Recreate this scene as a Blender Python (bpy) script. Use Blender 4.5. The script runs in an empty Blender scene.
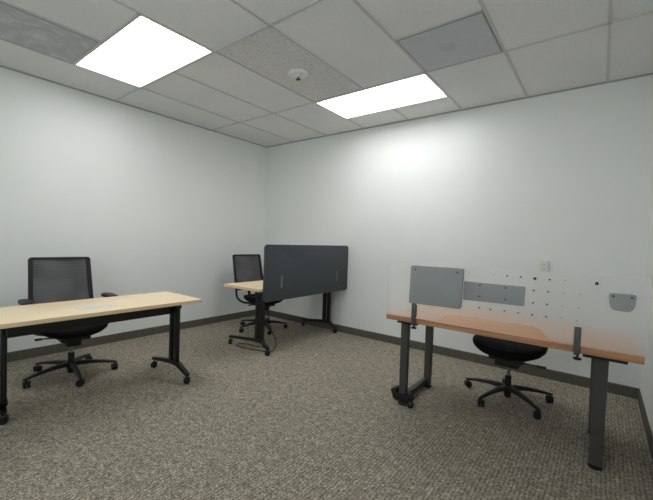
import bpy, bmesh, math
from mathutils import Vector, Matrix
import random
random.seed(7)
PI = math.pi
sc = bpy.context.scene
COL = sc.collection

# ------------------------------------------------------------------ materials
def new_mat(name):
    m = bpy.data.materials.new(name); m.use_nodes = True
    nt = m.node_tree
    b = nt.nodes['Principled BSDF']
    return m, nt, b

def lin(c):
    return tuple(((v/255)/12.92 if v/255 <= .04045 else ((v/255+.055)/1.055)**2.4) for v in c) + (1,)

def plain(name, rgb, rough=.5, metal=0.0, spec=.5, bump=None):
    m, nt, b = new_mat(name)
    b.inputs['Base Color'].default_value = lin(rgb)
    b.inputs['Roughness'].default_value = rough
    b.inputs['Metallic'].default_value = metal
    b.inputs['Specular IOR Level'].default_value = spec
    tc = nt.nodes.new('ShaderNodeTexCoord')
    n = nt.nodes.new('ShaderNodeTexNoise'); n.inputs['Scale'].default_value = bump[0] if bump else 60
    n.inputs['Detail'].default_value = 3
    nt.links.new(tc.outputs['Object'], n.inputs['Vector'])
    bp = nt.nodes.new('ShaderNodeBump'); bp.inputs['Strength'].default_value = bump[1] if bump else .03
    bp.inputs['Distance'].default_value = .002
    nt.links.new(n.outputs['Fac'], bp.inputs['Height'])
    nt.links.new(bp.outputs['Normal'], b.inputs['Normal'])
    return m

def ramp(nt, fac, stops):
    r = nt.nodes.new('ShaderNodeValToRGB')
    el = r.color_ramp.elements
    while len(el) < len(stops): el.new(.5)
    for e, (p, c) in zip(el, stops):
        e.position = p; e.color = lin(c)
    nt.links.new(fac, r.inputs['Fac'])
    return r

def mapping(nt, scale=(1,1,1), rot=(0,0,0), out='Object'):
    tc = nt.nodes.new('ShaderNodeTexCoord')
    mp = nt.nodes.new('ShaderNodeMapping')
    mp.inputs['Scale'].default_value = scale
    mp.inputs['Rotation'].default_value = rot
    nt.links.new(tc.outputs[out], mp.inputs['Vector'])
    return mp

def noise(nt, vec, scale, detail=2, rough=.5):
    n = nt.nodes.new('ShaderNodeTexNoise')
    n.inputs['Scale'].default_value = scale; n.inputs['Detail'].default_value = detail
    n.inputs['Roughness'].default_value = rough
    nt.links.new(vec, n.inputs['Vector'])
    return n

def mixc(nt, fac, a, b, mode='MIX'):
    m = nt.nodes.new('ShaderNodeMix'); m.data_type = 'RGBA'; m.blend_type = mode
    if isinstance(fac, (int, float)): m.inputs[0].default_value = fac
    else: nt.links.new(fac, m.inputs[0])
    for i, v in ((6, a), (7, b)):
        if isinstance(v, tuple): m.inputs[i].default_value = v
        else: nt.links.new(v, m.inputs[i])
    return m.outputs[2]

def add_bump(nt, b, h, strength, dist):
    bp = nt.nodes.new('ShaderNodeBump')
    bp.inputs['Strength'].default_value = strength; bp.inputs['Distance'].default_value = dist
    nt.links.new(h, bp.inputs['Height']); nt.links.new(bp.outputs['Normal'], b.inputs['Normal'])

def mat_wall():
    m, nt, b = new_mat('wall_paint')
    mp = mapping(nt)
    n = noise(nt, mp.outputs[0], 1.1, 3)
    r = ramp(nt, n.outputs['Fac'], [(.3, WALL[0]), (.7, WALL[1])])
    nt.links.new(r.outputs[0], b.inputs['Base Color'])
    b.inputs['Roughness'].default_value = .55
    b.inputs['Specular IOR Level'].default_value = .3
    f = noise(nt, mp.outputs[0], 180, 2)
    add_bump(nt, b, f.outputs['Fac'], .08, .002)
    return m

def mat_carpet():
    m, nt, b = new_mat('loop_carpet')
    mp = mapping(nt)
    # loops in rows, slightly staggered
    row = mapping(nt, (1/.0095, 1/.0075, 1), (0, 0, math.radians(CARPET_ROT)))
    v = nt.nodes.new('ShaderNodeTexVoronoi'); v.inputs['Scale'].default_value = 1.0
    v.inputs['Randomness'].default_value = .9
    nt.links.new(row.outputs[0], v.inputs['Vector'])
    sp = nt.nodes.new('ShaderNodeSeparateColor'); nt.links.new(v.outputs['Color'], sp.inputs[0])
    r = ramp(nt, sp.outputs[0], [(0, CARPET[0]), (.45, CARPET[1]), (.8, CARPET[2]), (1, CARPET[3])])
    # dark gaps between loops
    g = ramp(nt, v.outputs['Distance'], [(.25, (255, 255, 255)), (.85, (178, 178, 176))])
    c = mixc(nt, .85, r.outputs[0], g.outputs[0], 'MULTIPLY')
    big = noise(nt, mp.outputs[0], 22, 3, .6)
    br = ramp(nt, big.outputs['Fac'], [(.3, (218, 216, 212)), (.7, (255, 255, 255))])
    c = mixc(nt, 1.0, c, br.outputs[0], 'MULTIPLY')
    # woven diagonal lines
    w = nt.nodes.new('ShaderNodeTexWave'); w.wave_type = 'BANDS'
    w.inputs['Scale'].default_value = 1.0; w.inputs['Distortion'].default_value = 2.2
    w.inputs['Detail'].default_value = 1.5
    wm = mapping(nt, (15, 15, 15), (0, 0, math.radians(CARPET_ROT)))
    nt.links.new(wm.outputs[0], w.inputs['Vector'])
    wr = ramp(nt, w.outputs['Fac'], [(.1, (222, 221, 219)), (.6, (255, 255, 255))])
    c = mixc(nt, 1.0, c, wr.outputs[0], 'MULTIPLY')
    nt.links.new(c, b.inputs['Base Color'])
    b.inputs['Roughness'].default_value = .95
    b.inputs['Specular IOR Level'].default_value = .1
    inv = nt.nodes.new('ShaderNodeMath'); inv.operation = 'SUBTRACT'; inv.inputs[0].default_value = 1
    nt.links.new(v.outputs['Distance'], inv.inputs[1])
    add_bump(nt, b, inv.outputs[0], .7, .004)
    return m

def mat_baseboard():
    m, nt, b = new_mat('carpet_base')
    tc = nt.nodes.new('ShaderNodeTexCoord')
    s = nt.nodes.new('ShaderNodeSeparateXYZ'); nt.links.new(tc.outputs['Object'], s.inputs[0])
    a = nt.nodes.new('ShaderNodeMath'); a.operation = 'ADD'
    nt.links.new(s.outputs[0], a.inputs[0]); nt.links.new(s.outputs[1], a.inputs[1])
    mu = nt.nodes.new('ShaderNodeMath'); mu.operation = 'MULTIPLY'; mu.inputs[1].default_value = 2*PI/.016
    nt.links.new(a.outputs[0], mu.inputs[0])
    si = nt.nodes.new('ShaderNodeMath'); si.operation = 'SINE'; nt.links.new(mu.outputs[0], si.inputs[0])
    n = noise(nt, tc.outputs['Object'], 120, 2)
    ad = nt.nodes.new('ShaderNodeMath'); ad.operation = 'MULTIPLY_ADD'; ad.inputs[1].default_value = .12
    nt.links.new(si.outputs[0], ad.inputs[0]); nt.links.new(n.outputs['Fac'], ad.inputs[2])
    r = ramp(nt, ad.outputs[0], [(.3, BASEB[0]), (.7, BASEB[1])])
    nt.links.new(r.outputs[0], b.inputs['Base Color'])
    b.inputs['Roughness'].default_value = .9
    b.inputs['Specular IOR Level'].default_value = .15
    add_bump(nt, b, ad.outputs[0], .4, .003)
    return m

def mat_tile(name, c0, c1, strength):
    m, nt, b = new_mat(name)
    mp = mapping(nt)
    n = noise(nt, mp.outputs[0], 95, 3, .7)
    big = noise(nt, mp.outputs[0], .9, 2)
    r = ramp(nt, n.outputs['Fac'], [(.36, c0), (.5, c1)])
    br = ramp(nt, big.outputs['Fac'], [(.3, (240, 242, 244)), (.7, (255, 255, 252))])
    nt.links.new(mixc(nt, 1.0, r.outputs[0], br.outputs[0], 'MULTIPLY'), b.inputs['Base Color'])
    b.inputs['Roughness'].default_value = .9
    b.inputs['Specular IOR Level'].default_value = .15
    add_bump(nt, b, n.outputs['Fac'], strength, .004)
    return m

def mat_wood(name, stops, axis, stretch, rough=.35, scale=9):
    m, nt, b = new_mat(name)
    s = [stretch]*3; s[axis] = 1
    mp = mapping(nt, tuple(s))
    n = noise(nt, mp.outputs[0], scale, 5, .6)
    n.inputs['Distortion'].default_value = .3
    r = ramp(nt, n.outputs['Fac'], stops)
    nt.links.new(r.outputs[0], b.inputs['Base Color'])
    b.inputs['Roughness'].default_value = rough
    b.inputs['Specular IOR Level'].default_value = .35
    return m

def mat_vent(name, centre, base, light, dark, diamond):
    """perforated metal face: tiny holes plus a stain that has its own shape"""
    m, nt, b = new_mat(name)
    mp = mapping(nt, (110, 110, 110), (0, 0, PI/4))
    v = nt.nodes.new('ShaderNodeTexVoronoi'); v.inputs['Scale'].default_value = 1
    v.inputs['Randomness'].default_value = 0.0; v.voronoi_dimensions = '2D'
    nt.links.new(mp.outputs[0], v.inputs['Vector'])
    hr = ramp(nt, v.outputs['Distance'], [(.28, (185, 185, 185)), (.36, (255, 255, 255))])
    tc = nt.nodes.new('ShaderNodeTexCoord')
    n = noise(nt, tc.outputs['Object'], 5, 2); n.inputs['Distortion'].default_value = 2.4
    c = ramp(nt, n.outputs['Fac'], [(.3, dark), (.5, base), (.66, light)])
    d = nt.nodes.new('ShaderNodeVectorMath'); d.operation = 'DISTANCE'
    d.inputs[1].default_value = centre
    nt.links.new(tc.outputs['Object'], d.inputs[0])
    dr = ramp(nt, d.outputs['Value'], [(.02, diamond), (.09, base)])
    cc = mixc(nt, .45, c.outputs[0], dr.outputs[0])
    nt.links.new(mixc(nt, 1.0, cc, hr.outputs[0], 'MULTIPLY'), b.inputs['Base Color'])
    b.inputs['Roughness'].default_value = .6
    return m

def mat_emit(name, strength, col):
    m, nt, b = new_mat(name)
    b.inputs['Base Color'].default_value = (.9, .9, .9, 1)
    b.inputs['Emission Color'].default_value = col
    b.inputs['Emission Strength'].default_value = strength
    return m

def mat_mesh():
    """open weave back fabric: fine horizontal threads with gaps between them"""
    m, nt, b = new_mat('mesh_fabric')
    mp = mapping(nt)
    s = nt.nodes.new('ShaderNodeSeparateXYZ'); nt.links.new(mp.outputs[0], s.inputs[0])
    mu = nt.nodes.new('ShaderNodeMath'); mu.operation = 'MULTIPLY'; mu.inputs[1].default_value = 2*PI/.018
    nt.links.new(s.outputs[2], mu.inputs[0])
    si = nt.nodes.new('ShaderNodeMath'); si.operation = 'SINE'; nt.links.new(mu.outputs[0], si.inputs[0])
    n = noise(nt, mp.outputs[0], 5, 0)
    ad = nt.nodes.new('ShaderNodeMath'); ad.operation = 'MULTIPLY_ADD'; ad.inputs[1].default_value = .2
    nt.links.new(si.outputs[0], ad.inputs[0]); nt.links.new(n.outputs['Fac'], ad.inputs[2])
    r = ramp(nt, ad.outputs[0], [(.2, MESH[0]), (.8, MESH[1])])
    nt.links.new(r.outputs[0], b.inputs['Base Color'])
    b.inputs['Roughness'].default_value = .8
    tr = nt.nodes.new('ShaderNodeBsdfTransparent')
    mx = nt.nodes.new('ShaderNodeMixShader'); mx.inputs[0].default_value = MESH[2]
    nt.links.new(tr.outputs[0], mx.inputs[1]); nt.links.new(b.outputs[0], mx.inputs[2])
    nt.links.new(mx.outputs[0], nt.nodes['Material Output'].inputs['Surface'])
    return m

def mat_frost():
    m, nt, b = new_mat('frosted_acrylic')
    rf = nt.nodes.new('ShaderNodeBsdfRefraction')
    rf.inputs['Color'].default_value = (1, 1, 1, 1)
    rf.inputs['Roughness'].default_value = FROST[0]; rf.inputs['IOR'].default_value = 1.14
    b.inputs['Base Color'].default_value = (.92, .93, .93, 1)
    b.inputs['Roughness'].default_value = .35
    b.inputs['Specular IOR Level'].default_value = .3
    tl = nt.nodes.new('ShaderNodeBsdfTranslucent'); tl.inputs['Color'].default_value = (.95, .96, .96, 1)
    m1 = nt.nodes.new('ShaderNodeMixShader'); m1.inputs[0].default_value = .5
    nt.links.new(b.outputs[0], m1.inputs[1]); nt.links.new(tl.outputs[0], m1.inputs[2])
    m2 = nt.nodes.new('ShaderNodeMixShader'); m2.inputs[0].default_value = FROST[1]
    nt.links.new(rf.outputs[0], m2.inputs[1]); nt.links.new(m1.outputs[0], m2.inputs[2])
    nt.links.new(m2.outputs[0], nt.nodes['Material Output'].inputs['Surface'])
    return m

WALL = [(232, 235, 233), (237, 240, 238)]
CARPET = [(152, 145, 131), (186, 178, 162), (205, 197, 181), (234, 226, 210)]
CARPET_ROT = 0
BASEB = [(84, 81, 73), (112, 108, 98)]
MESH = [(74, 74, 76), (106, 106, 108), .86]
FROST = [.42, .23]
LIGHT = 8.4
DAY_FILL = 4.4  # strength of the daylight fill through the added window

M = {}
M['wall'] = mat_wall()
M['carpet'] = mat_carpet()
M['base'] = mat_baseboard()
M['tile'] = mat_tile('ceiling_tile', (226, 228, 228), (233, 235, 235), .12)
M['tile_rough'] = mat_tile('fissured_tile', (190, 190, 187), (226, 227, 224), .6)
M['bar'] = plain('grid_white', (196, 198, 197), .5)
M['angle'] = plain('wall_angle', (168, 169, 167), .6)
M['maple'] = mat_wood('maple_laminate', [(.3, (241, 219, 181)), (.55, (246, 226, 190)), (.75, (249, 231, 198))], 1, 14)
M['maple_edge'] = plain('maple_edge_band', (226, 198, 156), .45)
M['cherry'] = mat_wood('warm_wood', [(.3, (196, 146, 112)), (.55, (209, 160, 125)), (.75, (216, 170, 136))], 0, 18, .4)
M['cherry_edge'] = mat_wood('warm_wood_edge', [(.35, (150, 102, 72)), (.65, (190, 140, 104))], 0, 40, .5, 3)
M['black'] = plain('black_powder_coat', (13, 13, 14), .45)
M['plastic'] = plain('black_plastic', (13, 13, 14), .5, bump=(150, .1))
M['fabric'] = plain('black_fabric', (14, 14, 15), .9, spec=.2, bump=(300, .5))
M['rubber'] = plain('black_rubber', (11, 11, 12), .6)
M['chrome'] = plain('chrome', (150, 152, 155), .3, 1.0)
M['mesh'] = mat_mesh()
M['screen'] = plain('charcoal_felt', (79, 83, 87), .95, spec=.15, bump=(260, .5))
M['screen_clip'] = plain('grey_clip', (112, 114, 116), .5)
M['grey_leg'] = plain('grey_powder_coat', (66, 66, 63), .5)
M['clamp'] = plain('dark_clamp', (74, 76, 75), .45)
M['frost'] = mat_frost()
M['board'] = plain('grey_felt_board', (156, 159, 160), .9, spec=.2, bump=(240, .5))
M['peg'] = plain('dark_peg', (26, 26, 26), .5)
M['peg_grey'] = plain('grey_peg', (92, 95, 97), .5)
M['pale_peg'] = plain('pale_peg', (214, 216, 216), .5)
M['white'] = plain('white_plastic', (228, 228, 224), .4)
M['slot'] = plain('dark_slot', (60, 60, 58), .6)
M['silver'] = plain('pale_grommet', (232, 230, 222), .35)
M['sprinkler'] = plain('sprinkler_white', (238, 238, 236), .4)
M['brass'] = plain('dark_metal', (52, 50, 46), .4, .6)

def mat_glass():
    m, nt, b = new_mat('fill_window_glass')  # glazing of the added window
    tr = nt.nodes.new('ShaderNodeBsdfTransparent'); tr.inputs['Color'].default_value = (.95, .97, .97, 1)
    gl = nt.nodes.new('ShaderNodeBsdfGlossy'); gl.inputs['Roughness'].default_value = .02
    mx = nt.nodes.new('ShaderNodeMixShader'); mx.inputs[0].default_value = .06
    nt.links.new(tr.outputs[0], mx.inputs[1]); nt.links.new(gl.outputs[0], mx.inputs[2])
    nt.links.new(mx.outputs[0], nt.nodes['Material Output'].inputs['Surface'])
    return m
M['glass'] = mat_glass()

# ------------------------------------------------------------------ mesh helpers
class MB:
    def __init__(self): self.bm = bmesh.new(); self.mi = 0
    def _fin(self, geom_faces):
        for f in geom_faces: f.material_index = self.mi
    def box(self, lo, hi, bev=0.0, seg=2, rot=None, piv=None):
        bm = self.bm; n0 = set(bm.faces)
        r = bmesh.ops.create_cube(bm, size=1.0)
        vs = r['verts']
        lo = Vector(lo); hi = Vector(hi); c = (lo+hi)/2; d = hi-lo
        for v in vs: v.co = Vector((v.co.x*d.x, v.co.y*d.y, v.co.z*d.z)) + c
        if bev > 0:
            es = list({e for v in vs for e in v.link_edges})
            bmesh.ops.bevel(bm, geom=es, offset=bev, segments=seg, affect='EDGES', profile=.5)
        new = [f for f in bm.faces if f not in n0]
        if rot is not None:
            p = Vector(piv) if piv is not None else c
            for v in {v for f in new for v in f.verts}: v.co = p + rot @ (v.co-p)
        self._fin(new); return self
    def loft(self, rings, cap=True, closed=True):
        bm = self.bm; n0 = set(bm.faces)
        vr = [[bm.verts.new(p) for p in ring] for ring in rings]
        n = len(vr[0])
        for a, b in zip(vr, vr[1:]):
            for i in range(n if closed else n-1):
                j = (i+1) % n
                bm.faces.new((a[i], a[j], b[j], b[i]))
        if cap:
            bm.faces.new(list(reversed(vr[0]))); bm.faces.new(vr[-1])
        self._fin([f for f in bm.faces if f not in n0]); return self
    def tube(self, pts, r, n=10, up=None, flat=1.0):
        pts = [Vector(p) for p in pts]
        rr = r if isinstance(r, (list, tuple)) else [r]*len(pts)
        rings = []; last = None
        for i, p in enumerate(pts):
            t = (pts[min(i+1, len(pts)-1)] - pts[max(i-1, 0)]).normalized()
            if last is None:
                ref = Vector(up) if up else (Vector((0, 0, 1)) if abs(t.z) < .9 else Vector((1, 0, 0)))
                a = ref.cross(t).normalized()
            else:
                a = (last - t*last.dot(t)).normalized()
            last = a
            b = t.cross(a)
            rings.append([p + a*math.cos(2*PI*k/n)*rr[i] + b*math.sin(2*PI*k/n)*rr[i]*flat for k in range(n)])
        return self.loft(rings)
    def cyl(self, p0, p1, r0, r1=None, n=20):
        return self.tube([p0, p1], [r0, r1 if r1 is not None else r0], n)
    def lathe(self, prof, c=(0, 0, 0), n=24, axis='z'):
        rings = []
        for r, h in prof:
            ring = []
            for k in range(n):
                a = 2*PI*k/n; x, y = max(r, 1e-4)*math.cos(a), max(r, 1e-4)*math.sin(a)
                q = {'z': (x, y, h), 'y': (x, h, -y), 'x': (h, x, y)}[axis]
                ring.append(Vector(q)+Vector(c))
            rings.append(ring)
        return self.loft(rings)
    def prism(self, poly, axis, a, b, bev=0.0):
        """poly of 2D points extruded along axis from a to b"""
        bm = self.bm; n0 = set(bm.faces)
        def P(u, v, w):
            return {'x': (w, u, v), 'y': (u, w, v), 'z': (u, v, w)}[axis]
        v0 = [bm.verts.new(P(u, v, a)) for u, v in poly]
        v1 = [bm.verts.new(P(u, v, b)) for u, v in poly]
        n = len(poly)
        f0 = bm.faces.new(v0); f1 = bm.faces.new(list(reversed(v1)))
        for i in range(n):
            bm.faces.new((v0[i], v1[i], v1[(i+1) % n], v0[(i+1) % n]))
        if bev > 0:
            es = list(f0.edges)+list(f1.edges)
            bmesh.ops.bevel(bm, geom=es, offset=bev, segments=2, affect='EDGES', profile=.5)
        self._fin([f for f in bm.faces if f not in n0]); return self
    def build(self, name, mats, parent=None, loc=(0, 0, 0), smooth=True):
        bm = self.bm
        bmesh.ops.recalc_face_normals(bm, faces=bm.faces)
        me = bpy.data.meshes.new(name); bm.to_mesh(me); bm.free()
        for m in (mats if isinstance(mats, (list, tuple)) else [mats]): me.materials.append(m)
        if smooth:
            for p in me.polygons: p.use_smooth = True
            me.set_sharp_from_angle(angle=math.radians(35))
        o = bpy.data.objects.new(name, me); COL.objects.link(o)
        o.location = loc
        if parent is not None: o.parent = parent
        return o

def rrect(x0, y0, x1, y1, r, n=5):
    pts = []
    for cx, cy, a in ((x1-r, y1-r, 0), (x0+r, y1-r, PI/2), (x0+r, y0+r, PI), (x1-r, y0+r, 1.5*PI)):
        for k in range(n+1):
            t = a + PI/2*k/n
            pts.append((cx+r*math.cos(t), cy+r*math.sin(t)))
    return pts

def rpoly(pts, r, n=4):
    """round the corners of a polygon"""
    out = []
    m = len(pts)
    for i in range(m):
        p = Vector(pts[i]); a = Vector(pts[i-1]); b = Vector(pts[(i+1) % m])
        rr = r[i] if isinstance(r, (list, tuple)) else r
        if rr <= 0: out.append(tuple(p)); continue
        da = (a-p).normalized(); db = (b-p).normalized()
        s = p+da*rr; e = p+db*rr
        for k in range(n+1):
            t = k/n
            out.append(tuple(s*(1-t)**2 + p*2*t*(1-t) + e*t*t))
    return out

def thing(name, label, cat, loc=(0, 0, 0), rotz=0, group=None):
    o = bpy.data.objects.new(name, None); COL.objects.link(o)
    o.empty_display_size = .1
    o.location = loc; o.rotation_euler = (0, 0, rotz)
    return tag(o, label, cat, group)

def tag(o, label, cat, group=None):
    o['label'] = label; o['category'] = cat
    if group: o['group'] = group
    return o

def struct(o, label=None):
    o['kind'] = 'structure'
    if label: o['label'] = label
    return o

# ------------------------------------------------------------------ room
XR = 4.806; YF = -5.25; H = 2.787; BB = .094
struct(MB().box((-.1, YF-.1, -.1), (XR+.1, .1, 0)).build('floor', M['carpet'], smooth=False))
struct(MB().box((-.1, YF-.1, 0), (0, .1, H+.15)).build('wall_left', M['wall'], smooth=False))
struct(MB().box((0, 0, 0), (XR, .1, H+.15)).build('wall_back', M['wall'], smooth=False))
struct(MB().box((XR, YF-.1, 0), (XR+.1, .1, H+.15)).build('wall_right', M['wall'], smooth=False))
WX0, WX1, WZ0, WZ1 = 2.0, 4.5, 1.15, 2.45
mb = MB()
mb.box((0, YF-.1, 0), (XR, YF, WZ0)).box((0, YF-.1, WZ1), (XR, YF, H+.15))
mb.box((0, YF-.1, WZ0), (WX0, YF, WZ1)).box((WX1, YF-.1, WZ0), (XR, YF, WZ1))
struct(mb.build('wall_front', M['wall'], smooth=False))
# added window, unseen behind the camera: its daylight brightens surfaces facing the view
mb = MB()
for x in (WX0, (WX0+WX1)/2-.025, WX1-.05): mb.box((x, YF-.08, WZ0), (x+.05, YF-.03, WZ1))
for z in (WZ0, WZ1-.05): mb.box((WX0, YF-.08, z), (WX1, YF-.03, z+.05))
fill_win = struct(mb.build('fill_window_1', M['white'], smooth=False))
struct(MB().box((WX0-.04, YF-.02, WZ0-.03), (WX1+.04, YF+.05, WZ0)).build('fill_sill', M['white'], fill_win))
for x0, x1 in ((WX0+.05, (WX0+WX1)/2-.025), ((WX0+WX1)/2+.025, WX1-.05)):
    MB().box((x0, YF-.058, WZ0+.05), (x1, YF-.052, WZ1-.05)).build('fill_pane', M['glass'], fill_win, smooth=False)
pl = bpy.data.lights.new('fill_window_portal', 'AREA'); pl.shape = 'RECTANGLE'
pl.size = WX1-WX0; pl.size_y = WZ1-WZ0; pl.cycles.is_portal = True
po = bpy.data.objects.new('fill_window_portal', pl); COL.objects.link(po)
po.location = ((WX0+WX1)/2, YF-.11, (WZ0+WZ1)/2); po.rotation_euler = (PI/2, 0, 0)  # guides world light in through the added window
T = .011
def base_profile(axis, sign, a, b, off):
    # flat strip with an eased top edge
    poly = [(0, 0), (sign*T, 0), (sign*T, BB-.006), (sign*(T-.005), BB), (0, BB)]
    poly = [(off+u, v) for u, v in poly]
    mb = MB()
    mb.prism(poly, axis, a, b)
    return mb
struct(base_profile('y', 1, YF, 0, 0).build('baseboard_left', M['base']))
struct(base_profile('x', -1, T, XR-T, 0).build('baseboard_back', M['base']))
struct(base_profile('y', -1, YF, 0, XR).build('baseboard_right', M['base']))
struct(base_profile('x', 1, T, XR-T, YF).build('baseboard_front', M['base']))

# ceiling tiles and grid
PX = .6375; X1 = .6412
xs = [0, X1] + [X1+PX*k for k in range(1, 7)] + [XR]
ya, yb, yc, yd = -1.067, -2.343, -3.618, -4.893
yl2 = -.4465; yl1 = -2.943; yv2 = -1.68; yv1 = -3.58
ZT = H+.007
mb = MB()
rows = [0, ya, yb, yc, yd, YF]
for i in range(len(xs)-1):
    for j in range(len(rows)-1):
        mb.mi = 1 if (i == 3 and j == 1) else 0
        y1_, y0_ = rows[j], rows[j+1]
        if i in (1, 2) and j == 2: y1_ = yl1          # light over the maple table
        if i in (3, 4) and j == 0:                     # light near the wall
            mb.box((xs[i], yl2, ZT), (xs[i+1], 0, ZT+.02)); continue
        mb.box((xs[i], y0_, ZT), (xs[i+1], y1_, ZT+.02))
mb.mi = 0
mb.box((0, YF, ZT+.055), (XR, 0, ZT+.075))
ceiling = struct(mb.build('ceiling', [M['tile'], M['tile_rough']], smooth=False))
W = .0085
def bar(mb, x0, y0, x1, y1):
    if x0 == x1: mb.box((x0-W, min(y0, y1), H), (x0+W, max(y0, y1), ZT))
    else: mb.box((x0, y0-W, H), (x1, y0+W, ZT))
mb = MB()
for i, x in enumerate(xs[1:-1], 1):
    if i == 2:
        bar(mb, x, 0, x, yb); bar(mb, x, yl1, x, YF)
    elif i == 4:
        bar(mb, x, 0, x, yl2); bar(mb, x, ya, x, YF)
    else: bar(mb, x, 0, x, YF)
for y in (ya, yb, yc, yd): bar(mb, 0, y, XR, y)
bar(mb, xs[3], yl2, xs[5], yl2)
bar(mb, xs[5], yv2, xs[6], yv2)
bar(mb, xs[1], yl1, xs[3], yl1)
g = mb.build('ceiling_grid', M['bar'], ceiling, smooth=False); g['kind'] = 'structure'
def trim(name, lo, hi): struct(MB().box(lo, hi).build(name, M['angle'], smooth=False))
trim('trim_1', (0, YF, H-.003), (.022, 0, ZT)); trim('trim_2', (.022, -.022, H-.003), (XR-.022, 0, ZT))
trim('trim_3', (XR-.022, YF, H-.003), (XR, 0, ZT)); trim('trim_4', (.022, YF, H-.003), (XR-.022, YF+.022, ZT))

# ceiling lights
EM = mat_emit('led_diffuser', LIGHT, (1.0, .985, .995, 1))
def ceiling_light(label, x0, y0, x1, y1):
    t = thing('ceiling_light', label, 'ceiling light', ((x0+x1)/2, (y0+y1)/2, H), group='ceiling light panels')
    hx, hy = (x1-x0)/2-.010, (y1-y0)/2-.010
    f = .007; up = .060
    mb = MB()
    mb.box((-hx, -hy, -.001), (hx, -hy+f, up)).box((-hx, hy-f, -.001), (hx, hy, up))
    mb.box((-hx, -hy+f, -.001), (-hx+f, hy-f, up)).box((hx-f, -hy+f, -.001), (hx, hy-f, up))
    mb.build('frame', M['bar'], t, smooth=False)
    MB().box((-hx+f, -hy+f, .048), (hx-f, hy-f, .056)).build('diffuser', EM, t, smooth=False)
ceiling_light('bright ceiling light panel over the maple table, touching the stained grey vent', xs[1], yl1, xs[3], yb)
ceiling_light('bright ceiling light panel close to the wall above the charcoal desk screen', xs[3], ya, xs[5], yl2)

def vent(label, x0, y0, x1, y1, mat):
    cx, cy = (x0+x1)/2, (y0+y1)/2
    t = thing('ceiling_vent', label, 'vent', (cx, cy, H))
    hx, hy = (x1-x0)/2-.012, (y1-y0)/2-.012
    MB().box((-hx+.012, -hy+.012, -.002), (hx-.012, hy-.012, .006)).build('perforated_face', mat, t, smooth=False)
    mb = MB(); f = .012
    mb.box((-hx, -hy, -.004), (hx, -hy+f, .007)).box((-hx, hy-f, -.004), (hx, hy, .007))
    mb.box((-hx, -hy+f, -.004), (-hx+f, hy-f, .007)).box((hx-f, -hy+f, -.004), (hx, hy-f, .007))
    mb.build('frame', M['vent_frame'], t, smooth=False)
M['vent_frame'] = plain('vent_frame', (160, 164, 167), .5)
vent('grey ceiling vent with pale swirling stains, beside the ceiling light over the maple table', xs[1], yv1, xs[2], yl1,
     mat_vent('vent_stained', (0, 0, 0), (196, 200, 203), (226, 228, 229), (180, 184, 188), (250, 250, 248)))
vent('plain grey ceiling vent with a faint smudge, cornering the light near the wall', xs[5], yv2, xs[6], ya,
     mat_vent('vent_smudged', (-.02, 0, 0), (204, 210, 216), (208, 214, 219), (200, 206, 212), (178, 184, 190)))

# sprinkler head
t = thing('ceiling_sprinkler', 'white round fire sprinkler head in the speckled ceiling tile', 'sprinkler', (2.235, -1.68, ZT))
MB().lathe([(.0, 0), (.090, 0), (.094, -.006), (.088, -.016), (.072, -.024), (.058, -.016), (.05, -.004), (.0, -.003)], n=32).build('escutcheon', M['sprinkler'], t)
mb = MB().lathe([(0, -.003), (.016, -.003), (.016, -.02), (.009, -.024), (.009, -.034), (0, -.034)], n=16)
for s in (-1, 1): mb.tube([(s*.010, 0, -.022), (s*.017, 0, -.034), (s*.012, 0, -.05), (0, 0, -.056)], .0035, 8)
mb.build('frame_arms', M['sprinkler'], t)
MB().cyl((0, 0, -.034), (0, 0, -.058), .006, n=10).build('glass_bulb', M['brass'], t)
mb = MB().lathe([(0, -.056), (.022, -.057), (.022, -.060), (0, -.061)], n=20)
mb.build('deflector', M['brass'], t)

# wall outlet
t = thing('wall_outlet', 'white electrical outlet on the wall just above the frosted screen', 'outlet', (4.048, 0, 1.093))
MB().prism(rrect(-.038, -.06, .038, .06, .006), 'y', -.0005, -.026, .003).build('cover_plate', M['white'], t)
for z in (-.022, .022):
    s = MB().prism(rrect(-.018, z-.015, .018, z+.015, .007), 'y', -.026, -.029).build('socket', M['white'], t)
    mb = MB()
    for x in (-.007, .007): mb.box((x-.0015, -.0302, z-.001), (x+.0015, -.0285, z+.009))
    mb.cyl((0, -.0302, z-.008), (0, -.0285, z-.008), .003, n=10)
    mb.build('slot', M['slot'], s)

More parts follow.
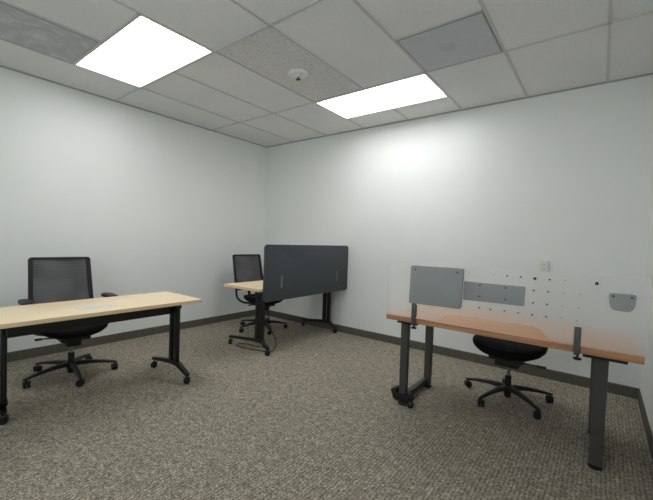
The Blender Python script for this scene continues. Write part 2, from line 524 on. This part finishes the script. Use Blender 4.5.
# ------------------------------------------------------------------ maple training tables
# local frame: x runs from the sitter's side (0) to the open side (.6), y along the length, origin at the back near corner on the floor
TOP = .730; TH = .027
def caster_mesh(r=.026, w=.030, forkh=.03):
    """twin-wheel caster, axle along x, standing on z=0, centre above origin"""
    mb = MB()
    for s in (-1, 1):
        x0, x1 = (s*.004, s*w/2) if s > 0 else (s*w/2, s*.004)
        mb.lathe([(0, x0), (r*.92, x0), (r, x0+.003), (r, x1-.003), (r*.92, x1), (0, x1)], (0, 0, r), 20, 'x')
    mb.box((-w/2-.003, -r*.62, r*1.05), (w/2+.003, r*.95, r*2.05), .006)
    mb.cyl((0, 0, r*1.9), (0, 0, r*2+forkh), .007, n=10)
    return mb
def training_table(label, x0, y0, length, legs, feet, grommet=None, TOP=.730):
    cx = feet[1][0]
    t = thing('training_table', label, 'table', (x0, y0, 0), group='maple tables on casters')
    mb = MB()
    mb.mi = 0
    mb.prism(rrect(0, 0, .6, length, .008), 'z', TOP-TH, TOP, .004)
    top = mb.build('tabletop', [M['maple'], M['maple_edge']], t)
    for p in top.data.polygons:
        if abs(p.normal.z) < .8: p.material_index = 1
    ly0, ly1 = legs
    MB().box((cx-.022, ly0, TOP-TH-.118), (cx+.022, ly1, TOP-TH-.02), .005).build('rail', M['black'], t)
    for ly, (cx, xa, xb) in zip(legs, feet):
        mb = MB()
        for s in (-1, 1):
            xx = cx+s*.039
            mb.box((xx-.026, ly-.016, .135), (xx+.026, ly+.016, TOP-TH-.02), .004)
        mb.box((cx-.066, ly-.028, TOP-TH-.075), (cx+.066, ly+.028, TOP-TH-.012), .006)
        mb.box((cx-.20, ly-.025, TOP-TH-.014), (cx+.13, ly+.025, TOP-TH), .002)
        leg = mb.build('leg', M['black'], t)
        # arched foot: flat shoulder under the column dropping to both casters
        mb = MB()
        def sec(x, z, w, h): return [Vector((x, ly-w, z-h)), Vector((x, ly+w, z-h)), Vector((x, ly+w, z+h)), Vector((x, ly-w, z+h))]
        mb.loft([sec(xa-.014, .090, .016, .012), sec(xa+.03, .100, .018, .014), sec(cx-.07, .138, .020, .017), sec(cx+.06, .142, .021, .018),
                 sec(xb-.05, .104, .018, .015), sec(xb+.014, .080, .016, .012)])
        foot = mb.build('foot', M['black'], leg)
        for xx, a in ((xa, .5), (xb, -.4)):
            o = caster_mesh(.028, .034, .014).build('caster', M['rubber'], t, (xx, ly, 0)); o.rotation_euler = (0, 0, a)
    if grommet:
        gx, gy = grommet
        mb = MB().prism(rrect(-.055, -.125, .055, .125, .012), 'z', TOP, TOP+.004, .001)
        o = mb.build('cable_cover', M['silver'], t, (gx, gy, 0)); o['label'] = 'white cable cover in the tabletop'
        MB().prism(rrect(-.03, -.09, .03, .09, .008), 'z', TOP+.004, TOP+.006, .001).build('flap', M['white'], o)
    return t
training_table('maple table with a white cable cover, standing along the wall beneath the ceiling light', 1.155, -3.74, 1.445, (.20, 1.345), ((.22, -.10, .27), (.335, -.02, .55)), (.40, .70))
training_table('maple table on black casters in the room corner, behind the charcoal screen', 1.105, -1.60, 1.57, (.182, 1.475), ((.425, -.08, .56), (.365, -.06, .52)), None, .745)

# charcoal screen hung on the front edge of the corner table
t = thing('privacy_screen', 'charcoal fabric privacy screen with rounded corners along the front of the corner table', 'screen', (1.722, -1.553, .608))
SX, SL, SH = .0, 1.530, .607
MB().prism(rrect(0, 0, SL, SH, .035), 'x', -.012, .012, .004).build('panel', M['screen'], t)
for y in (.25, 1.275):
    MB().box((.011, y-.010, .135), (.0145, y+.010, .27), .0015).build('clip', M['screen_clip'], t)
    mb = MB().box((-.11, y-.02, .1045), (-.012, y+.02, .1085)).box((-.016, y-.02, .1045), (-.012, y+.02, .26))
    mb.build('bracket', M['black'], t, smooth=False)

# power cord looping from the corner table to the carpet
def catmull(pts, n=8):
    P = [Vector(p) for p in pts]; P = [P[0]*2-P[1]] + P + [P[-1]*2-P[-2]]
    out = []
    for i in range(1, len(P)-2):
        for k in range(n):
            s = k/n
            out.append(.5*((2*P[i])+(P[i+1]-P[i-1])*s+(2*P[i-1]-5*P[i]+4*P[i+1]-P[i+2])*s*s+(-P[i-1]+3*P[i]-3*P[i+1]+P[i+2])*s**3))
    out.append(P[-2])
    return out
pts = [(1.43, -1.20, .60), (1.44, -1.21, .45), (1.47, -1.20, .25), (1.56, -1.19, .10), (1.585, -1.25, .012), (1.54, -1.335, .006), (1.36, -1.40, .006),
       (1.20, -1.43, .006), (1.10, -1.38, .006), (1.16, -1.30, .006), (1.36, -1.27, .006), (1.44, -1.2, .006)]
o = MB().tube(catmull(pts, 10), .0045, 8).build('power_cord', M['rubber'])
tag(o, 'thin black power cord looping onto the carpet beside the corner table leg', 'cord')

# ------------------------------------------------------------------ office chairs
def seat_mesh(hw, hd, ztop, ex=2.7, depth=.085):
    mb = MB(); n = 44
    def ring(k, z, dz=0):
        out = []
        for i in range(n):
            a = 2*PI*i/n; c, s = math.cos(a), math.sin(a)
            x = hd*k*math.copysign(abs(c)**(2/ex), c); y = hw*k*math.copysign(abs(s)**(2/ex), s)
            zz = z
            # front (x>0) rolls down like a waterfall, sides turn up a little
            zz += .018*(abs(y)/hw)**3 - .022*max(0, x/hd)**3
            out.append(Vector((x, y, zz)))
        return out
    rings = [ring(.02, ztop-depth-.004), ring(.45, ztop-depth), ring(.7, ztop-depth+.012), ring(.88, ztop-depth+.036), ring(.97, ztop-depth+.058), ring(1.0, ztop-.022),
             ring(.985, ztop-.008), ring(.94, ztop), ring(.8, ztop-.002), ring(.5, ztop-.008), ring(.02, ztop-.010)]
    mb.loft(rings)
    return mb

def chair_base(t, R_, ang0, upper=.31):
    MB().lathe([(0, .022), (.022, .022), (.026, .03), (.030, .06), (.036, .075), (.036, .118), (.026, .125), (.025, .20), (.022, .204), (0, .204)], n=24).build('hub', M['plastic'], t)
    MB().lathe([(0, .19), (.0145, .19), (.0145, .30), (0, .30)], n=16).build('gas_lift', M['chrome'], t)
    for k in range(5):
        a = ang0+2*PI*k/5
        d = Vector((math.cos(a), math.sin(a), 0)); s = Vector((-d.y, d.x, 0))
        mb = MB(); rings = []
        for f, z, w, h in ((.02, .098, .024, .021), (.18, .104, .023, .020), (.45, .102, .019, .016), (.75, .090, .015, .012), (.97, .077, .013, .010), (1.06, .071, .010, .007)):
            c = d*(R_*f)+Vector((0, 0, z))
            rings.append([c+s*w*cx+Vector((0, 0, h*cz)) for cx, cz in ((-1, -.7), (-.6, -1), (.6, -1), (1, -.7), (1, .3), (.55, 1), (-.55, 1), (-1, .3))])
        mb.loft(rings)
        arm = mb.build('base_arm', M['plastic'], t)
        c = caster_mesh(.027, .046, .008).build('caster', M['rubber'], arm, d*R_)
        c.rotation_euler = (0, 0, a+random.uniform(-.9, .9))

def office_chair(label, loc, rot0, swivel):
    t = thing('office_chair', label, 'chair', loc, 0)
    chair_base(t, .335, math.radians(rot0))
    fixed = set(t.children)
    mb = MB().box((-.09, -.055, .275), (.10, .055, .345), .015).box((-.15, -.11, .335), (.15, .11, .375), .01)
    mb.build('tilt_mechanism', M['plastic'], t)
    mb = MB().tube([(.03, -.06, .355), (.03, -.20, .366), (.035, -.225, .368)], [.006, .006, .006], 8)
    mb.box((.018, -.265, .361), (.048, -.215, .375), .005)
    mb.build('tilt_lever', M['plastic'], t)
    seat_mesh(.265, .25, .470, 2.7, .10).build('seat', M['fabric'], t).location = (.03, 0, 0)
    # backrest, leaning back: bottom at x=-.30, top at x=-.40
    def bp(y, z):
        f = (z-.53)/(1.045-.53)
        return Vector((-.285-.115*f+.05*(1-(y/.25)**2)*-.35, y, z))
    zb, zt = .53, 1.030; hb, ht = .255, .243
    def outline(inset_s, inset_t, inset_b, r):
        return rpoly([(-hb+inset_s, zb+inset_b), (hb-inset_s, zb+inset_b), (ht-inset_s, zt-inset_t), (-ht+inset_s, zt-inset_t)], r, 5)
    outer = outline(0, 0, 0, .028); inner = outline(.034, .016, .03, .014)
    mb = MB(); bm = mb.bm
    th = Vector((.011, 0, .002))
    Lo = [[bm.verts.new(bp(*q)+s*th) for q in ring] for ring in (outer, inner) for s in (1, -1)]
    of, ob, inf, inb = Lo; n = len(outer)
    for i in range(n):
        j = (i+1) % n
        bm.faces.new((of[i], of[j], inf[j], inf[i])); bm.faces.new((ob[j], ob[i], inb[i], inb[j]))
        bm.faces.new((ob[i], ob[j], of[j], of[i])); bm.faces.new((inf[i], inf[j], inb[j], inb[i]))
    fr = mb.build('backrest_frame', M['plastic'], t)
    # mesh cloth, a thin curved sheet stretched inside the frame
    mb = MB(); rings = []
    nx, nz = 13, 15
    for s in (1, -1):
        for jz in range(nz):
            z = zb+.028+(zt-.014-zb-.028)*jz/(nz-1)
            hw = hb+(ht-hb)*(z-zb)/(zt-zb)-.031
            rings.append((s, [bp(-hw+2*hw*i/(nx-1), z)+Vector((.001*s, 0, 0)) for i in range(nx)]))
    for s in (1, -1):
        mb.loft([r for q, r in rings if q == s], cap=False, closed=False)
    bmesh.ops.remove_doubles(mb.bm, verts=mb.bm.verts, dist=1e-6)
    m_ = mb.build('mesh_panel', M['mesh'], fr)
    # spine from below the seat to the frame
    mb = MB().tube([(-.10, 0, .335), (-.22, 0, .345), (-.29, 0, .40), (-.318, 0, .50), (-.325, 0, .60)], [.03, .03, .028, .026, .02], 10, flat=.55)
    mb.box((-.335, -.22, .525), (-.29, .22, .565), .008)
    mb.build('back_support', M['plastic'], t)
    for s in (-1, 1):
        path = catmull([(-.10, s*.12, .365), (-.14, s*.22, .38), (-.17, s*.295, .44), (-.18, s*.315, .54), (-.13, s*.315, .66)], 6)
        a = MB().tube(path, .019, 10, flat=.75).build('armrest', M['plastic'], t)
        pad = MB()
        pad.prism(rrect(-.165, s*.310-.040, .095, s*.312+.043, .036, 6), 'z', .662, .69, .009)
        pad.build('arm_pad', M['plastic'], a)
    for o in list(t.children):
        if o not in fixed:
            o.rotation_euler = (0, 0, swivel)
            o.location = Matrix.Rotation(swivel, 3, 'Z') @ o.location
    return t
c1 = office_chair('black mesh-back office chair behind the maple table with the white cable cover', (.779, -2.965, 0), 282, math.radians(-3.2))
c2 = office_chair('black mesh-back office chair in the room corner, half hidden by the charcoal screen', (.745, -.668, 0), 264, math.radians(-3.5))
for o in (c1, c2): o['group'] = 'black mesh office chairs'

# third chair: seat pushed under the screened desk, no backrest shows
t = thing('office_chair', 'black swivel chair with a low rounded seat, pushed under the desk with the frosted screen', 'chair', (3.919, -.797, 0), -PI/2)
chair_base(t, .33, math.radians(246+90))
MB().box((-.10, -.09, .30), (.12, .09, .365), .012).box((-.16, -.13, .355), (.16, .13, .39), .01).build('tilt_mechanism', M['plastic'], t)
MB().tube([(.02, .06, .335), (.02, .22, .335)], .006, 8).box((.008, .20, .326), (.034, .27, .343), .005).build('tilt_lever', M['plastic'], t)
seat_mesh(.275, .25, .49, 2.5, .105).build('seat', M['fabric'], t).location = (.04, 0, 0)

# ------------------------------------------------------------------ desk with frosted screen
DX0, DX1, DY0, DY1 = 3.205, 4.692, -1.652, -.86
t = thing('desk', 'warm wood desk with square grey metal legs, carrying the frosted screen', 'desk', ((DX0+DX1)/2, (DY0+DY1)/2, 0))
ox, oy = t.location.x, t.location.y
top = MB().prism(rrect(DX0-ox, DY0-oy, DX1-ox, DY1-oy, .006), 'z', .699, .735, .003).build('desktop', [M['cherry'], M['cherry_edge']], t)
for p in top.data.polygons:
    if abs(p.normal.z) < .8: p.material_index = 1
def taper_leg(mb, x, y, z0, z1, w0, w1, d):
    def q(z, w): return [Vector((x+sx*w/2*kx, y+sy*d/2*ky, z)) for sx, sy, kx, ky in
                         ((-1, -1, .88, 1), (1, -1, .88, 1), (1, -1, 1, .85), (1, 1, 1, .85), (1, 1, .88, 1), (-1, 1, .88, 1), (-1, 1, 1, .85), (-1, -1, 1, .85))]
    mb.loft([q(z0, w0), q(z1, w1)])
DXR = (.016, -.012)
for lx, zb_ in ((3.287, .085), (4.517, .018)):
    mb = MB()
    for ly in (-1.468, -1.0):
        taper_leg(mb, lx-ox+(0 if ly < -1.2 else DXR[lx > 4]), ly-oy, zb_ if ly < -1.2 else .018, .662, .058 if lx < 4 else .066, .062 if lx < 4 else .074, .045)
    mb.box((lx-ox-.022, -1.468+.02-oy, .025), (lx-ox+.022, -1.0-.02-oy, .075), .004)
    leg = mb.build('leg_frame', M['grey_leg'], t)
    mb = MB().box((lx-ox-.025 if lx < 4 else lx-ox-.085, -1.575-oy, .664), (lx-ox+.132 if lx < 4 else lx-ox+.115, -1.42-oy, .699), .003)
    mb.box((lx-ox-.03, -1.45-oy, .664), (lx-ox+.03, -.93-oy, .699), .003)
    mb.build('support_plate', M['black'], t)
    for ly in (-1.468, -1.0):
        if lx < 4 and ly < -1.2: continue
        MB().lathe([(0, 0), (.036, 0), (.038, .006), (.030, .012), (.012, .014), (.012, .03), (0, .03)], (lx-ox+(0 if ly < -1.2 else DXR[lx > 4]), ly-oy, 0), 20).build('glide', M['rubber'], leg)
# black foot clamped on the front leg, with its own wheel and glide
lx, ly = 3.290-ox, -1.468-oy
mb = MB()
mb.prism(rpoly([(lx-.075, .118), (lx-.095, .105), (lx-.062, .032), (lx+.055, .026), (lx+.085, .05), (lx+.05, .088), (lx-.045, .085), (lx-.048, .118)], .008, 3), 'y', ly-.045, ly+.04, .006)
boot = mb.build('foot_boot', M['rubber'], t); boot['label'] = 'black plastic foot'
MB().lathe([(0, -.014), (.024, -.014), (.027, -.009), (.027, .009), (.024, .014), (0, .014)], (lx+.078, ly-.035, .027), 20, 'x').build('wheel', M['rubber'], boot)
MB().lathe([(0, 0), (.040, 0), (.042, .006), (.03, .012), (.012, .014), (.012, .035), (0, .035)], (lx, ly-.005, 0), 20).build('glide', M['grey_leg'], boot)

# frosted screen standing on the desk edge
SY = -1.641
t = thing('desk_screen', 'frosted clear acrylic screen with pegboard holes clamped along the wood desk edge', 'screen', (3.955, SY, .736))
zx, zz = 3.955, .736
poly = [(3.212, .738), (3.600, .738), (3.668, .800), (4.215, .805), (4.275, .738), (4.703, .738), (4.703, 1.145), (3.212, 1.138)]
rad = [.004, .02, .03, .03, .02, .004, .012, .012]
MB().prism([(u-zx, v-zz) for u, v in rpoly(poly, rad, 4)], 'y', -.003, .003, .0008).build('acrylic_panel', M['frost'], t)
def peg(x, z, r, mat, y0=-.0065, name='peg'):
    MB().lathe([(0, y0), (r*.8, y0), (r, y0+.0015), (r, -.0031), (0, -.0031)], (x-zx, 0, z-zz), 12, 'y').build(name, M[mat], t)
for x, z in ((4.032, 1.099), (4.107, 1.099), (4.258, 1.097), (4.18, 1.024), (4.254, 1.025), (4.179, .950), (4.251, .950),
             (3.875, .878), (3.943, .876), (4.025, .878), (4.102, .877), (4.178, .877), (4.250, .877)):
    peg(x, z, .0050, 'peg')
peg(4.183, 1.096, .0075, 'peg', -.012); peg(4.479, 1.097, .0085, 'peg', -.014)
for x, z in ((4.329, 1.026), (4.328, .953), (4.326, .883), (4.334, 1.1), (3.955, 1.101), (4.398, .878), (4.405, 1.026), (4.405, .952), (3.80, 1.098)):
    peg(x, z, .005, 'pale_peg')
for x in (3.433, 4.406):
    mb = MB().box((x-zx-.016, -.032, .701-zz), (x-zx+.016, -.014, .846-zz), .004)
    mb.box((x-zx-.014, -.030, .6905-zz), (x-zx+.014, .05, .6975-zz), .002)
    mb.box((x-zx-.014, -.030, .6905-zz), (x-zx+.014, -.016, .71-zz), .002)
    mb.box((x-zx-.016, -.016, .75-zz), (x-zx+.016, -.0034, .835-zz), .002)
    c = mb.build('clamp', M['clamp'], t)
    MB().lathe([(0, .664-zz), (.018, .664-zz), (.020, .668-zz), (.020, .674-zz), (.006, .677-zz), (.006, .692-zz), (0, .692-zz)], (x-zx+.004, -.020, 0), 18).build('clamp_knob', M['peg'], c)

def board(name, label, cat, pts, r, y0, y1, pegs):
    cx = sum(p[0] for p in pts)/len(pts); cz = sum(p[1] for p in pts)/len(pts)
    t = thing(name, label, cat, (cx, y1, cz))
    MB().prism([(u-cx, v-cz) for u, v in rpoly(pts, r, 5)], 'y', y0-y1, 0, .002).build('felt_face', M['board'], t)
    for x, z in pegs:
        MB().lathe([(0, y0-y1-.004), (.006, y0-y1-.004), (.007, y0-y1-.002), (.007, y0-y1+.001), (0, y0-y1+.001)], (x-cx, 0, z-cz), 12, 'y').build('fixing_peg', M['peg_grey'], t)
    return t
FY = SY-.0036
o = board('tackboard', 'large grey rectangular board hung on the frosted screen above its clamp', 'board', [(3.398, .848), (3.764, .855), (3.773, 1.124), (3.404, 1.121)], .012, FY-.034, FY-.010,
      [(3.436, 1.094), (3.736, 1.097)])
MB().box((-.12, .0, .05), (.12, .0098, .09)).build('hanger', M['slot'], o)
board('tackboard', 'long low grey board on the frosted screen, beside the large grey board', 'board', [(3.772, .917), (4.133, .923), (4.137, 1.041), (3.772, 1.040)], .004, FY-.007, FY,
      [(3.875, 1.024), (4.028, 1.024), (3.875, .951), (4.028, .951)])
board('accessory_pad', 'small grey rounded pad on the frosted screen near its free end', 'pad', [(4.540, .962), (4.638, .962), (4.647, 1.054), (4.533, 1.052)], [.034, .034, .014, .014], FY-.022, FY,
      [(4.552, 1.038), (4.628, 1.039)])

# ------------------------------------------------------------------ camera
cam = bpy.data.cameras.new('camera'); co = bpy.data.objects.new('camera', cam); COL.objects.link(co)
yaw, pitch, roll, f = -.6555, -.0282, .0346, 356.9974
F = Vector((math.sin(yaw)*math.cos(pitch), math.cos(yaw)*math.cos(pitch), math.sin(pitch)))
R0 = Vector((math.cos(yaw), -math.sin(yaw), 0)); U0 = R0.cross(F)
Rt = R0*math.cos(roll)+U0*math.sin(roll); U = -R0*math.sin(roll)+U0*math.cos(roll)
mw = Matrix((Rt, U, -F)).transposed().to_4x4()
mw.translation = Vector((4.4897, -4.1014, 1.2843))
co.matrix_world = mw
cam.sensor_fit = 'HORIZONTAL'; cam.sensor_width = 36; cam.lens = f*36/653
cam.clip_start = .02; cam.clip_end = 60
sc.camera = co

w = bpy.data.worlds.new('world'); sc.world = w; w.use_nodes = True
w.node_tree.nodes['Background'].inputs[0].default_value = (.93, .965, 1.0, 1)
w.node_tree.nodes['Background'].inputs[1].default_value = DAY_FILL  # outside sky, reaches the room only through the added window
sc.view_settings.view_transform = 'Standard'; sc.view_settings.look = 'None'
sc.view_settings.gamma = 1; sc.view_settings.use_curve_mapping = False
sc.view_settings.exposure = 0
sc.cycles.use_denoising = True
sc.cycles.max_bounces = 10; sc.cycles.diffuse_bounces = 6; sc.cycles.transmission_bounces = 8; sc.cycles.transparent_max_bounces = 12
